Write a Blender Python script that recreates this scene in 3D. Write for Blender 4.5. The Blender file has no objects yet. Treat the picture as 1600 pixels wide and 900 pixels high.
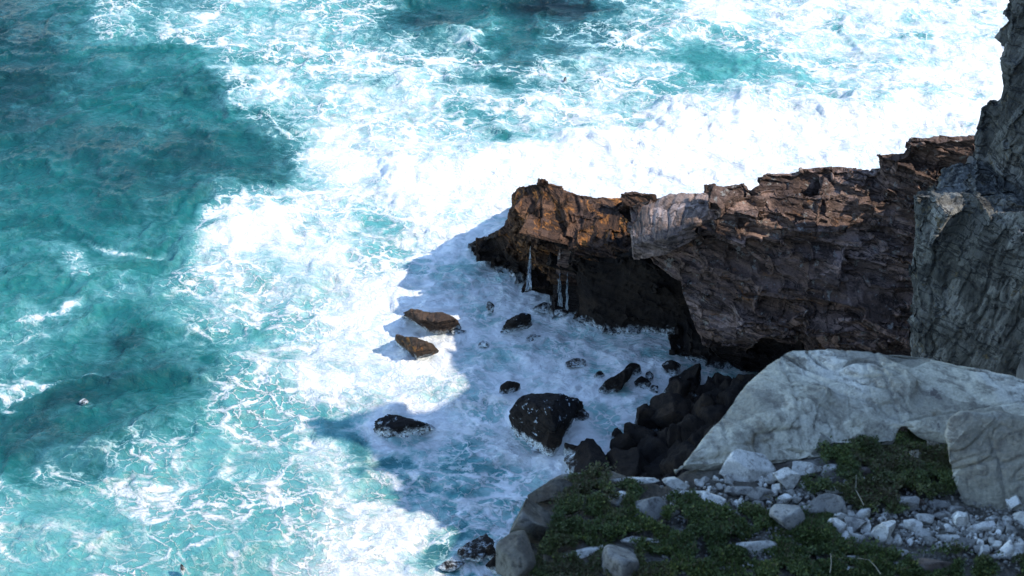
import bpy, bmesh, math, random
import numpy as np
from mathutils import Vector, Matrix

R = math.radians
sc = bpy.context.scene
col = sc.collection
random.seed(4)
rng = np.random.default_rng(7)

# ------------------------------------------------------------------ camera
H = 40.0
PITCH = R(38)
FPX = 1600 * 50 / 36.0
cam_d = bpy.data.cameras.new('camera')
cam = bpy.data.objects.new('camera', cam_d)
col.objects.link(cam)
sc.camera = cam
cam.location = (0, 0, H)
cam.rotation_euler = (R(90) - PITCH, 0, 0)
cam_d.lens = 50
cam_d.sensor_width = 36
cam_d.clip_start = 0.1
cam_d.clip_end = 9000
cam_d.dof.use_dof = True
cam_d.dof.focus_distance = 62
cam_d.dof.aperture_fstop = 3.2

# ------------------------------------------------------------------ light
SUN_EL, SUN_AZ = R(42), R(-8)          # azimuth from +X, towards the viewer's side
S = Vector((math.cos(SUN_EL) * math.cos(SUN_AZ), math.cos(SUN_EL) * math.sin(SUN_AZ), math.sin(SUN_EL)))
w = bpy.data.worlds.new('World')
sc.world = w
w.use_nodes = True
wn = w.node_tree
bg = wn.nodes['Background']
sky = wn.nodes.new('ShaderNodeTexSky')
sky.sky_type = 'NISHITA'
sky.sun_disc = False
sky.sun_elevation = SUN_EL
sky.sun_rotation = R(90) - SUN_AZ
wn.links.new(sky.outputs[0], bg.inputs[0])
bg.inputs[1].default_value = 0.15
sky.dust_density = 0.0
sky.ozone_density = 2.4
sky.air_density = 1.0
sd = bpy.data.lights.new('sun', 'SUN')
sd.energy = 2.0
sd.angle = R(0.6)
sd.color = (1.0, 0.93, 0.81)
sun = bpy.data.objects.new('sun', sd)
col.objects.link(sun)
sun.rotation_euler = S.to_track_quat('Z', 'Y').to_euler()
sc.view_settings.view_transform = 'Standard'
sc.view_settings.look = 'None'
sc.view_settings.exposure = 1.65
sc.view_settings.gamma = 1
sc.view_settings.use_curve_mapping = False
sc.cycles.max_bounces = 5

# ------------------------------------------------------------------ helpers: where a point of the photograph lies
sP, cP = math.sin(PITCH), math.cos(PITCH)
def P(u, v, z, dy=0.0, dx=0.0):
    a = PITCH + math.atan((v - 450) / FPX)
    y = (H - z) / math.tan(a)
    d = y * cP + (H - z) * sP
    return ((u - 800) / FPX * d + dx, y + dy, z)
def gz(x, y):
    return 30.0 + 0.12 * (10 - y)
def G(u, v, up=0.0):
    z = 30.0 + up
    for _ in range(8):
        p = P(u, v, z)
        z = gz(p[0], p[1]) + up
    return P(u, v, z)
def project(X, Y, Z=0.0):
    d = Y * cP + (H - Z) * sP
    up = Y * sP - (H - Z) * cP
    return 800 + X / d * FPX, 450 - up / d * FPX

# ------------------------------------------------------------------ numpy noise
def _h(i, j, k, s=0):
    n = (i.astype(np.int64) * 374761393 + j.astype(np.int64) * 668265263 + k.astype(np.int64) * 2147483647 * 3 + s * 974634777) & 0xffffffff
    n = ((n ^ (n >> 13)) * 1274126177) & 0xffffffff
    n = ((n ^ (n >> 16)) * 2246822519) & 0xffffffff
    n = n ^ (n >> 15)
    return (n & 0xffffff) / float(0xffffff)
def vnoise(p, s=0):
    f = np.floor(p).astype(np.int64)
    t = p - f
    t = t * t * t * (t * (t * 6 - 15) + 10)
    out = 0
    for a in (0, 1):
        wa = t[:, 0] if a else 1 - t[:, 0]
        for b in (0, 1):
            wb = t[:, 1] if b else 1 - t[:, 1]
            for c in (0, 1):
                wc = t[:, 2] if c else 1 - t[:, 2]
                out = out + wa * wb * wc * _h(f[:, 0] + a, f[:, 1] + b, f[:, 2] + c, s)
    return out * 2 - 1
ROT = np.array([[0.36, 0.48, -0.8], [-0.8, 0.6, 0.0], [0.48, 0.64, 0.6]])
def fbm(p, o=4, s=0, g=0.5):
    r = 0; a = 1.0; n = 0
    q = p.copy()
    for i in range(o):
        r = r + a * vnoise(q, s + i)
        n += a; a *= g
        q = q @ ROT * 2.03 + 11.3
    return r / n
def blocks(c, size, s, edge=0.06):
    """layered, jointed block cells: returns a random value per block and the closeness to a joint"""
    k = np.floor(c[:, 2] / size[2]).astype(np.int64)
    z0 = np.zeros_like(k)
    x = c[:, 0] / size[0] + _h(k, z0, z0, s) * 5
    y = c[:, 1] / size[1] + _h(k, z0, z0 + 3, s) * 5
    i = np.floor(x).astype(np.int64)
    y = y + _h(i, k, z0, s + 5)
    j = np.floor(y).astype(np.int64)
    val = _h(i, j, k, s + 9)
    fx, fy, fz = x - i, y - j, c[:, 2] / size[2] - k
    ed = np.minimum(np.minimum(np.minimum(fx, 1 - fx) * size[0], np.minimum(fy, 1 - fy) * size[1]), np.minimum(fz, 1 - fz) * size[2])
    return val, np.clip(1 - ed / edge, 0, 1)
def sstep(a, b, x):
    t = np.clip((x - a) / (b - a), 0, 1)
    return t * t * (3 - 2 * t)

# ------------------------------------------------------------------ helpers: meshes
def tag(o, label=None, cat=None, group=None, kind=None):
    if label: o['label'] = label
    if cat: o['category'] = cat
    if group: o['group'] = group
    if kind: o['kind'] = kind
    return o
def link_mesh(name, me, mat, smooth=True, parent=None):
    o = bpy.data.objects.new(name, me)
    col.objects.link(o)
    me.materials.clear()
    me.materials.append(mat)
    me.polygons.foreach_set('use_smooth', [smooth] * len(me.polygons))
    if parent: o.parent = parent
    return o
def get_co(me):
    a = np.empty(len(me.vertices) * 3)
    me.vertices.foreach_get('co', a)
    return a.reshape(-1, 3)
def get_no(me):
    a = np.empty(len(me.vertices) * 3)
    me.vertex_normals.foreach_get('vector', a)
    return a.reshape(-1, 3)
def set_co(me, a):
    me.vertices.foreach_set('co', a.ravel())
    me.update()
def from_pydata_np(name, V, F):
    me = bpy.data.meshes.new(name)
    n = F.shape[1]
    me.vertices.add(len(V)); me.vertices.foreach_set('co', V.ravel())
    me.loops.add(F.size); me.loops.foreach_set('vertex_index', F.ravel().astype(np.int32))
    me.polygons.add(len(F)); me.polygons.foreach_set('loop_start', np.arange(0, F.size, n, dtype=np.int32))
    me.update(calc_edges=True)
    return me
def hull_into(bm, pts):
    vs = [bm.verts.new(p) for p in pts]
    r = bmesh.ops.convex_hull(bm, input=vs)
    dead = list({g for g in r['geom_interior'] + r['geom_unused'] if isinstance(g, bmesh.types.BMVert)})
    bmesh.ops.delete(bm, geom=dead, context='VERTS')
def K(u, v, z, dy=0.0, dx=0.0):
    if dy > 0 and v <= 400: dy = -.3 * dy
    return P(u, v, z, dy, dx)
CREST = [(600,470),(722,382),(745,368),(765,362),(788,342),(792,318),(798,298),(808,287),(825,282),(838,285),(848,274),(856,278),(862,290),(890,300),(930,307),(958,318),(964,300),(990,292),(1028,300),(1045,303),(1095,297),(1100,285),(1120,279),(1165,282),(1180,275),(1195,262),(1255,266),(1262,258),(1330,255),(1350,252),(1366,250),(1368,238),(1412,236),(1414,222),(1450,215),(1480,212),(1520,210),(1700,205)]
def above_crest(pts):
    a = np.array(pts)
    u, v = project(a[:, 0], a[:, 1], a[:, 2])
    return bool((v < np.interp(u, [c[0] for c in CREST], [c[1] for c in CREST]) + 1).any())
LIP = [(330,900),(385,982),(440,1056),(490,1076),(545,1096),(590,1150),(700,1160)]
def left_of_lip(pts):
    a = np.array(pts)
    u, v = project(a[:, 0], a[:, 1], a[:, 2])
    return bool(((v > 372) & (u < np.interp(v, [c[0] for c in LIP], [c[1] for c in LIP]) + 2)).any())
def slabs_on(me, B, count, seed, L=(1.2, 4.0), D=(1.0, 2.6), T=(.22, .75), out=(-.05, .35), zmin=-1, keep=None, crest=True):
    """bedded slabs of rock lying in the surface of a mass, each a hull of 8 jittered corners"""
    r = np.random.default_rng(seed)
    co = get_co(me); no = get_no(me)
    ok = co[:, 2] > zmin
    if keep is not None: ok &= keep(co)
    idx = np.where(ok)[0]
    res = []
    for i in r.choice(idx, count * 2, replace=False):
        if len(res) >= count: break
        if (no[i] @ (np.array([0, 0, H]) - co[i])) / np.linalg.norm(np.array([0, 0, H]) - co[i]) < .12: continue
        l, d, t = r.uniform(*L), r.uniform(*D), r.uniform(*T)
        ctr = co[i]; n = no[i]
        a = r.normal() * .14
        R2 = np.array([[math.cos(a), -math.sin(a), 0], [math.sin(a), math.cos(a), 0], [0, 0, 1]])
        Bl = B @ R2 + r.normal(size=(3, 3)) * .02
        nl = Bl.T @ n
        half = np.array([l, d, t]) / 2
        # support of the box along the normal; pull it in so only `out` sticks out
        sup = np.abs(nl) @ half
        c = ctr - n * (sup - r.uniform(*out))
        pts = []
        for sx in (-1, 1):
            for sy in (-1, 1):
                for sz in (-1, 1):
                    q = half * np.array([sx, sy, sz]) * (1 - r.uniform(0, .22, 3) * np.array([1, 1, .3]))
                    pts.append(tuple(c + Bl @ q))
        if crest and above_crest(pts): continue
        if crest and seed in (3, 4) and left_of_lip(pts): continue
        res.append(pts)
    return res
def remesh(hulls, voxel):
    bm = bmesh.new()
    for h in hulls:
        b2 = bmesh.new()
        hull_into(b2, h)
        bmesh.ops.recalc_face_normals(b2, faces=b2.faces)
        t = bpy.data.meshes.new('t'); b2.to_mesh(t); b2.free()
        bm.from_mesh(t); bpy.data.meshes.remove(t)
    me = bpy.data.meshes.new('hulls')
    bm.to_mesh(me); bm.free()
    o = bpy.data.objects.new('tmp', me)
    col.objects.link(o)
    m = o.modifiers.new('r', 'REMESH')
    m.mode = 'VOXEL'; m.voxel_size = voxel; m.adaptivity = 0
    dg = bpy.context.evaluated_depsgraph_get()
    out = bpy.data.meshes.new_from_object(o.evaluated_get(dg))
    bpy.data.objects.remove(o); bpy.data.meshes.remove(me)
    return out
def relax(me, n=2):
    co = get_co(me)
    e = np.empty(len(me.edges) * 2, dtype=np.int32)
    me.edges.foreach_get('vertices', e)
    e = e.reshape(-1, 2)
    cnt = np.bincount(e.ravel(), minlength=len(co))[:, None]
    for _ in range(n):
        acc = np.zeros_like(co)
        for ax in range(3):
            acc[:, ax] = np.bincount(e[:, 0], co[e[:, 1], ax], len(co)) + np.bincount(e[:, 1], co[e[:, 0], ax], len(co))
        co = co * 0.4 + 0.6 * acc / np.maximum(cnt, 1)
    set_co(me, co)
def frame(b, e1):
    b = np.array(b, float); b /= np.linalg.norm(b)
    e1 = np.array(e1, float); e1 -= b * (e1 @ b); e1 /= np.linalg.norm(e1)
    return np.stack([e1, np.cross(b, e1), b], axis=1)

# ------------------------------------------------------------------ materials
class NT:
    def __init__(self, name):
        self.m = bpy.data.materials.new(name)
        self.m.use_nodes = True
        self.t = self.m.node_tree
        self.p = self.t.nodes['Principled BSDF']
        self.obj = None
    def n(self, typ, **kw):
        nd = self.t.nodes.new(typ)
        for k, v in kw.items():
            setattr(nd, k, v)
        return nd
    def l(self, a, b):
        self.t.links.new(a, b)
    def coord(self, which='Object', scale=(1, 1, 1), rot=(0, 0, 0)):
        if which == 'World':
            o = self.n('ShaderNodeNewGeometry').outputs['Position']
        else:
            o = self.n('ShaderNodeTexCoord').outputs[which]
        mp = self.n('ShaderNodeMapping')
        mp.inputs['Scale'].default_value = scale
        mp.inputs['Rotation'].default_value = rot
        self.l(o, mp.inputs['Vector'])
        return mp.outputs[0]
    def bedded(self, B, scale):
        e = Matrix([list(r) for r in B.T]).to_euler()
        return self.coord2(tuple(e), scale)
    def coord2(self, rot, scale):
        a = self.coord('World', (1, 1, 1), rot)
        mp = self.n('ShaderNodeMapping')
        mp.inputs['Scale'].default_value = scale
        self.l(a, mp.inputs['Vector'])
        return mp.outputs[0]
    def noise(self, vec, scale, detail=4, rough=0.55, dist=0.0, typ='FBM', col=False):
        nd = self.n('ShaderNodeTexNoise')
        nd.noise_type = typ
        self.l(vec, nd.inputs['Vector'])
        nd.inputs['Scale'].default_value = scale
        nd.inputs['Detail'].default_value = detail
        nd.inputs['Roughness'].default_value = rough
        nd.inputs['Distortion'].default_value = dist
        return nd.outputs['Color' if col else 0]
    def voro(self, vec, scale, feature='F1', rnd=1.0):
        nd = self.n('ShaderNodeTexVoronoi')
        nd.feature = feature
        self.l(vec, nd.inputs['Vector'])
        nd.inputs['Scale'].default_value = scale
        nd.inputs['Randomness'].default_value = rnd
        return nd
    def math(self, op, a, b=None, c=None, clamp=False):
        nd = self.n('ShaderNodeMath', operation=op)
        nd.use_clamp = clamp
        for i, x in enumerate((a, b, c)):
            if x is None: continue
            if isinstance(x, (int, float)): nd.inputs[i].default_value = x
            else: self.l(x, nd.inputs[i])
        return nd.outputs[0]
    def ss(self, x, a, b, lo=0.0, hi=1.0):
        nd = self.n('ShaderNodeMapRange')
        nd.interpolation_type = 'SMOOTHSTEP'
        self.l(x, nd.inputs[0])
        for i, y in ((1, a), (2, b), (3, lo), (4, hi)):
            if isinstance(y, (int, float)): nd.inputs[i].default_value = y
            else: self.l(y, nd.inputs[i])
        return nd.outputs[0]
    def mix(self, f, a, b):
        nd = self.n('ShaderNodeMix', data_type='RGBA')
        if isinstance(f, (int, float)): nd.inputs[0].default_value = f
        else: self.l(f, nd.inputs[0])
        for i, x in ((6, a), (7, b)):
            if isinstance(x, tuple): nd.inputs[i].default_value = (*x, 1)
            else: self.l(x, nd.inputs[i])
        return nd.outputs[2]
    def warp(self, vec, nz, amt):
        s = self.n('ShaderNodeVectorMath', operation='SUBTRACT')
        self.l(nz, s.inputs[0]); s.inputs[1].default_value = (.5, .5, .5)
        m = self.n('ShaderNodeVectorMath', operation='SCALE')
        self.l(s.outputs[0], m.inputs[0]); m.inputs['Scale'].default_value = amt
        a = self.n('ShaderNodeVectorMath', operation='ADD')
        self.l(vec, a.inputs[0]); self.l(m.outputs[0], a.inputs[1])
        return a.outputs[0]
    def attr(self, name):
        nd = self.n('ShaderNodeAttribute'); nd.attribute_name = name
        return nd.outputs['Fac']
    def bump(self, h, strength, dist, prev=None):
        nd = self.n('ShaderNodeBump')
        nd.inputs['Strength'].default_value = strength
        nd.inputs['Distance'].default_value = dist
        self.l(h, nd.inputs['Height'])
        if prev: self.l(prev, nd.inputs['Normal'])
        return nd.outputs[0]

def rock_material(name, c_a, c_b, c_c, c_dark, scale=1.0, wet=None, bump=0.08, strata=None, lichen=None, rust=None, random_tone=0.0, warp=.9):
    """c_a/c_b main tones, c_c patches, c_dark stains in cracks; wet = (z below which the stone is wet, colour)"""
    m = NT(name)
    g = m.coord('World', (scale,) * 3)
    if strata:
        gs = m.bedded(strata[1], tuple(scale * x for x in strata[0]))
    else:
        gs = g
    wv = m.warp(g, m.noise(g, 0.9, 3, col=True), warp)
    n1 = m.noise(wv, 0.55, 7, 0.62)
    n2 = m.noise(gs, 2.2, 8, 0.68)
    n3 = m.noise(wv, 0.23, 4, 0.6)
    n4 = m.noise(g, 11, 6, 0.7)
    c = m.mix(m.ss(n1, .38, .62), c_a, c_b)
    c = m.mix(m.ss(n3, .52, .66), c, c_c)
    if strata:
        vb = m.voro(m.warp(gs, m.noise(gs, 1.5, 2, col=True), .35), .75)
        sp = m.n('ShaderNodeSeparateColor'); m.l(vb.outputs['Color'], sp.inputs[0])
        hb = m.n('ShaderNodeHueSaturation'); m.l(m.ss(sp.outputs[0], 0, 1, .62, 1.38), hb.inputs['Value']); m.l(c, hb.inputs['Color'])
        c = hb.outputs[0]
    if rust:
        nr = m.noise(gs, 0.8, 7, 0.66)
        c = m.mix(m.ss(nr, rust[1], rust[1] + .1), c, rust[0])
    c = m.mix(m.math('MULTIPLY', m.ss(n2, .52, .36), .8), c, c_dark)
    if lichen:
        nl = m.noise(m.warp(g, m.noise(g, 2, 4, col=True), .3), lichen[1], 8, 0.7)
        c = m.mix(m.math('MULTIPLY', m.ss(nl, lichen[2], lichen[2] + .05), .85), c, lichen[0])
    if strata:
        gl = m.bedded(strata[1], (.10, .10, 4.2) if strata[0][2] > 3.5 else (.3, .3, 1.6))
        ln = m.math('ABSOLUTE', m.math('SUBTRACT', m.noise(m.warp(gl, m.noise(g, 1.2, 3, col=True), .16), 1.0, 4, .6), .5))
        line = m.ss(ln, .022, .0)
        c = m.mix(m.math('MULTIPLY', line, strata[2] if len(strata) > 2 else .85), c, c_dark)
    hs = m.n('ShaderNodeHueSaturation')
    v = m.ss(n4, .25, .75, .72, 1.22)
    if random_tone:
        oi = m.n('ShaderNodeObjectInfo').outputs['Random']
        v = m.math('MULTIPLY', v, m.math('MULTIPLY_ADD', oi, 2 * random_tone, 1 - random_tone))
    m.l(v, hs.inputs['Value']); m.l(c, hs.inputs['Color'])
    c = hs.outputs[0]
    rough = 0.9
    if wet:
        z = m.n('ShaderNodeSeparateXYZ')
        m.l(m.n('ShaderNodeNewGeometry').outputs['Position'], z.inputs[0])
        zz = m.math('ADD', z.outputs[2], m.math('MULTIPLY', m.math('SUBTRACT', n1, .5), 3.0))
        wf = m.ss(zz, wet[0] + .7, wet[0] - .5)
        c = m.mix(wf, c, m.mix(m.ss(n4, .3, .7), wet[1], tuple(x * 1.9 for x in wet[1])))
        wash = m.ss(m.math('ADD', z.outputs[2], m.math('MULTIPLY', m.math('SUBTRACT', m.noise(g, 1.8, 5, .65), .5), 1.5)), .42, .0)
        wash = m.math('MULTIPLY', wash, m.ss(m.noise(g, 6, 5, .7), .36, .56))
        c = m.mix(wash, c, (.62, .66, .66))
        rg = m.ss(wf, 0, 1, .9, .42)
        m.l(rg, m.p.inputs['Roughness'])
    else:
        m.p.inputs['Roughness'].default_value = rough
    m.l(c, m.p.inputs['Base Color'])
    m.p.inputs['Specular IOR Level'].default_value = 0.15 if wet else 0.3
    hgt = m.math('ADD', m.math('MULTIPLY', n2, 1.6), m.math('MULTIPLY', n4, .6))
    if strata: hgt = m.math('SUBTRACT', hgt, m.math('MULTIPLY', line, .5))
    m.l(m.bump(hgt, .8, bump), m.p.inputs['Normal'])
    return m.m

BED = (.8, .8, 5.0)
B_HEAD = frame((.20, -.30, .93), (1, .0, -.2))
B_TIP = frame((.30, -.25, .90), (1, .0, -.3))
B_SLAB = frame((-.2, -.4, .85), (1, .1, .2))
B_UP = frame((.1, -.1, 1), (1, 0, 0))
B_CL = frame((.18, -.15, .97), (1, .4, 0))
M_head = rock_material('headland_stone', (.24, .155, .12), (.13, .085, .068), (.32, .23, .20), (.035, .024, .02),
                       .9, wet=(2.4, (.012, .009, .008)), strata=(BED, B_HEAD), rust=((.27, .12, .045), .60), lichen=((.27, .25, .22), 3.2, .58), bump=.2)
M_pale = rock_material('pale_pinkish_stone', (.26, .185, .155), (.18, .125, .10), (.30, .23, .205), (.06, .042, .035),
                       1.6, strata=((1.2, 1.2, 1.6), B_UP), bump=.12)
M_rusty = rock_material('rusty_sea_rock', (.075, .05, .034), (.045, .032, .024), (.12, .075, .04), (.02, .016, .014),
                       1.6, wet=(.3, (.018, .013, .011)), rust=((.42, .17, .04), .575), bump=.07)
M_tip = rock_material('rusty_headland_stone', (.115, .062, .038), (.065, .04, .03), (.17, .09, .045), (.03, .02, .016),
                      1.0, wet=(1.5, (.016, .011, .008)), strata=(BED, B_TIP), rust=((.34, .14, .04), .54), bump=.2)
M_cliff = rock_material('grey_cliff_stone', (.19, .185, .165), (.11, .108, .095), (.26, .255, .235), (.035, .034, .032),
                        1.5, strata=((2.4, 2.4, .8), B_UP), lichen=((.15, .115, .06), 1.3, .60), bump=.2)
M_slab = rock_material('pale_slab_stone', (.47, .43, .325), (.37, .345, .275), (.52, .49, .41), (.17, .15, .12),
                       3.2, strata=((.7, .7, 3.0), B_SLAB, .22), lichen=((.10, .08, .075), 1.1, .62), rust=((.22, .18, .12), .62), bump=.04, warp=.25)
M_ledge = rock_material('ledge_stone', (.17, .155, .125), (.085, .07, .055), (.25, .24, .21), (.035, .03, .022),
                        3.5, lichen=((.24, .13, .03), 1.6, .68), bump=.04)
M_white = rock_material('white_stone', (.66, .63, .56), (.50, .48, .43), (.72, .69, .62), (.20, .18, .15), 7, bump=.014, random_tone=.28)
M_grey = rock_material('grey_stone', (.34, .32, .28), (.22, .21, .19), (.42, .40, .35), (.08, .075, .07), 7, bump=.014, random_tone=.3)
M_brown = rock_material('brown_stone', (.17, .12, .09), (.11, .085, .07), (.24, .21, .18), (.04, .03, .025), 7, bump=.012)
M_wet_shade = rock_material('wet_rock_and_cave_shade', (.022, .016, .012), (.013, .010, .009), (.034, .023, .016), (.006, .005, .005), 1.5, wet=(-.2, (.015, .011, .010)), bump=.07)  # wet black; on the cave walls it also stands for the cave's shade
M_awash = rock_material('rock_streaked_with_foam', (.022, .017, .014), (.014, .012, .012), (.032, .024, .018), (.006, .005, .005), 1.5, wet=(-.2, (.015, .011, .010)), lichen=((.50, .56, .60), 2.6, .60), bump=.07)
M_searock = rock_material('brown_sea_rock', (.085, .055, .038), (.05, .034, .026), (.12, .075, .05), (.025, .018, .015),
                          1.6, wet=(.35, (.018, .013, .011)), rust=((.26, .12, .04), .62), bump=.07)
M_hidden = rock_material('shade_cliff_stone', (.2, .19, .17), (.14, .13, .12), (.25, .24, .22), (.05, .05, .045), .3, bump=.3)

# ------------------------------------------------------------------ the sea
def foam_maps():
    F = [
     [.12,.25,.50,.58,.66,.72,.62,.34,.22,.25,.26,.32,.60,.88,.90,.90,.90,.92,.86,.90,.9],
     [.12,.20,.16,.22,.50,.62,.68,.80,.84,.58,.78,.84,.74,.48,.60,.80,.84,.80,.94,.97,.97],
     [.14,.14,.12,.14,.14,.44,.84,.84,.86,.76,.84,.90,.80,.86,.94,.96,.98,1,1,1,1],
     [.12,.12,.12,.12,.14,.22,.84,.88,.92,.94,.96,1,1,1,1,1,1,1,1,1,1],
     [.14,.22,.18,.24,.66,.90,.84,.68,.94,.96,1,1,1,1,1,1,1,1,1,1,1],
     [.22,.30,.26,.50,.80,.84,.86,.90,.84,.88,.9,.9,.9,.9,.9,.9,.9,.9,.9,.9,.9],
     [.40,.30,.22,.36,.62,.60,.86,.92,.92,.86,.86,.86,.9,.9,.9,.9,.9,.9,.9,.9,.9],
     [.34,.22,.16,.30,.54,.60,.90,.96,.92,.82,.80,.86,.86,.9,.9,.9,.9,.9,.9,.9,.9],
     [.20,.26,.30,.40,.50,.60,.84,.66,.70,.74,.82,.88,.9,.9,.9,.9,.9,.9,.9,.9,.9],
     [.52,.56,.52,.54,.56,.58,.80,.72,.62,.70,.80,.86,.9,.9,.9,.9,.9,.9,.9,.9,.9],
     [.58,.62,.58,.56,.62,.70,.90,.92,.86,.80,.80,.86,.9,.9,.9,.9,.9,.9,.9,.9,.9],
     [.56,.60,.60,.62,.68,.82,.92,.96,.90,.66,.80,.86,.9,.9,.9,.9,.9,.9,.9,.9,.9]]
    T = [
     [.22,.34,.50,.44,.60,.66,.50,.22,.20,.30,.20,.12,.44,.66,.70,.70,.7,.7,.60,.60,.6],
     [.22,.30,.34,.46,.40,.50,.52,.40,.36,.36,.30,.30,.50,.56,.64,.70,.66,.6,.7,.7,.7],
     [.28,.30,.34,.40,.36,.26,.55,.60,.60,.50,.50,.55,.60,.70,.7,.7,.7,.7,.7,.7,.7],
     [.34,.30,.26,.26,.28,.30,.60,.70,.70,.70,.7,.7,.7,.7,.7,.7,.7,.7,.7,.7,.7],
     [.40,.44,.38,.42,.50,.66,.74,.80,.7,.7,.7,.7,.7,.7,.7,.7,.7,.7,.7,.7,.7],
     [.44,.46,.48,.46,.66,.80,.80,.80,.7,.6,.7,.7,.7,.7,.7,.7,.7,.7,.7,.7,.7],
     [.52,.46,.34,.46,.66,.62,.84,.80,.7,.6,.7,.7,.7,.7,.7,.7,.7,.7,.7,.7,.7],
     [.42,.30,.28,.36,.56,.68,.84,.80,.6,.55,.6,.7,.7,.7,.7,.7,.7,.7,.7,.7,.7],
     [.28,.24,.34,.48,.66,.66,.80,.42,.42,.50,.6,.7,.7,.7,.7,.7,.7,.7,.7,.7,.7],
     [.66,.72,.74,.76,.72,.74,.84,.46,.44,.52,.6,.7,.7,.7,.7,.7,.7,.7,.7,.7,.7],
     [.86,.80,.82,.82,.80,.86,.90,.80,.62,.56,.6,.7,.7,.7,.7,.7,.7,.7,.7,.7,.7],
     [.88,.88,.86,.82,.84,.88,.90,.80,.66,.30,.6,.7,.7,.7,.7,.7,.7,.7,.7,.7,.7]]
    F, T = np.array(F), np.array(T)
    T[:4, :4] -= .07
    F[5:11, 8:12] += .06
    return F, T
def sample(M, u, v):
    x = np.clip((u - 40) / 80, 0, M.shape[1] - 1.001)
    y = np.clip((v - 40) / 80, 0, M.shape[0] - 1.001)
    i = x.astype(int); j = y.astype(int)
    fx = x - i; fy = y - j
    fx = fx * fx * (3 - 2 * fx); fy = fy * fy * (3 - 2 * fy)
    return (M[j, i] * (1 - fx) * (1 - fy) + M[j, i + 1] * fx * (1 - fy) + M[j + 1, i] * (1 - fx) * fy + M[j + 1, i + 1] * fx * fy)

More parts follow.
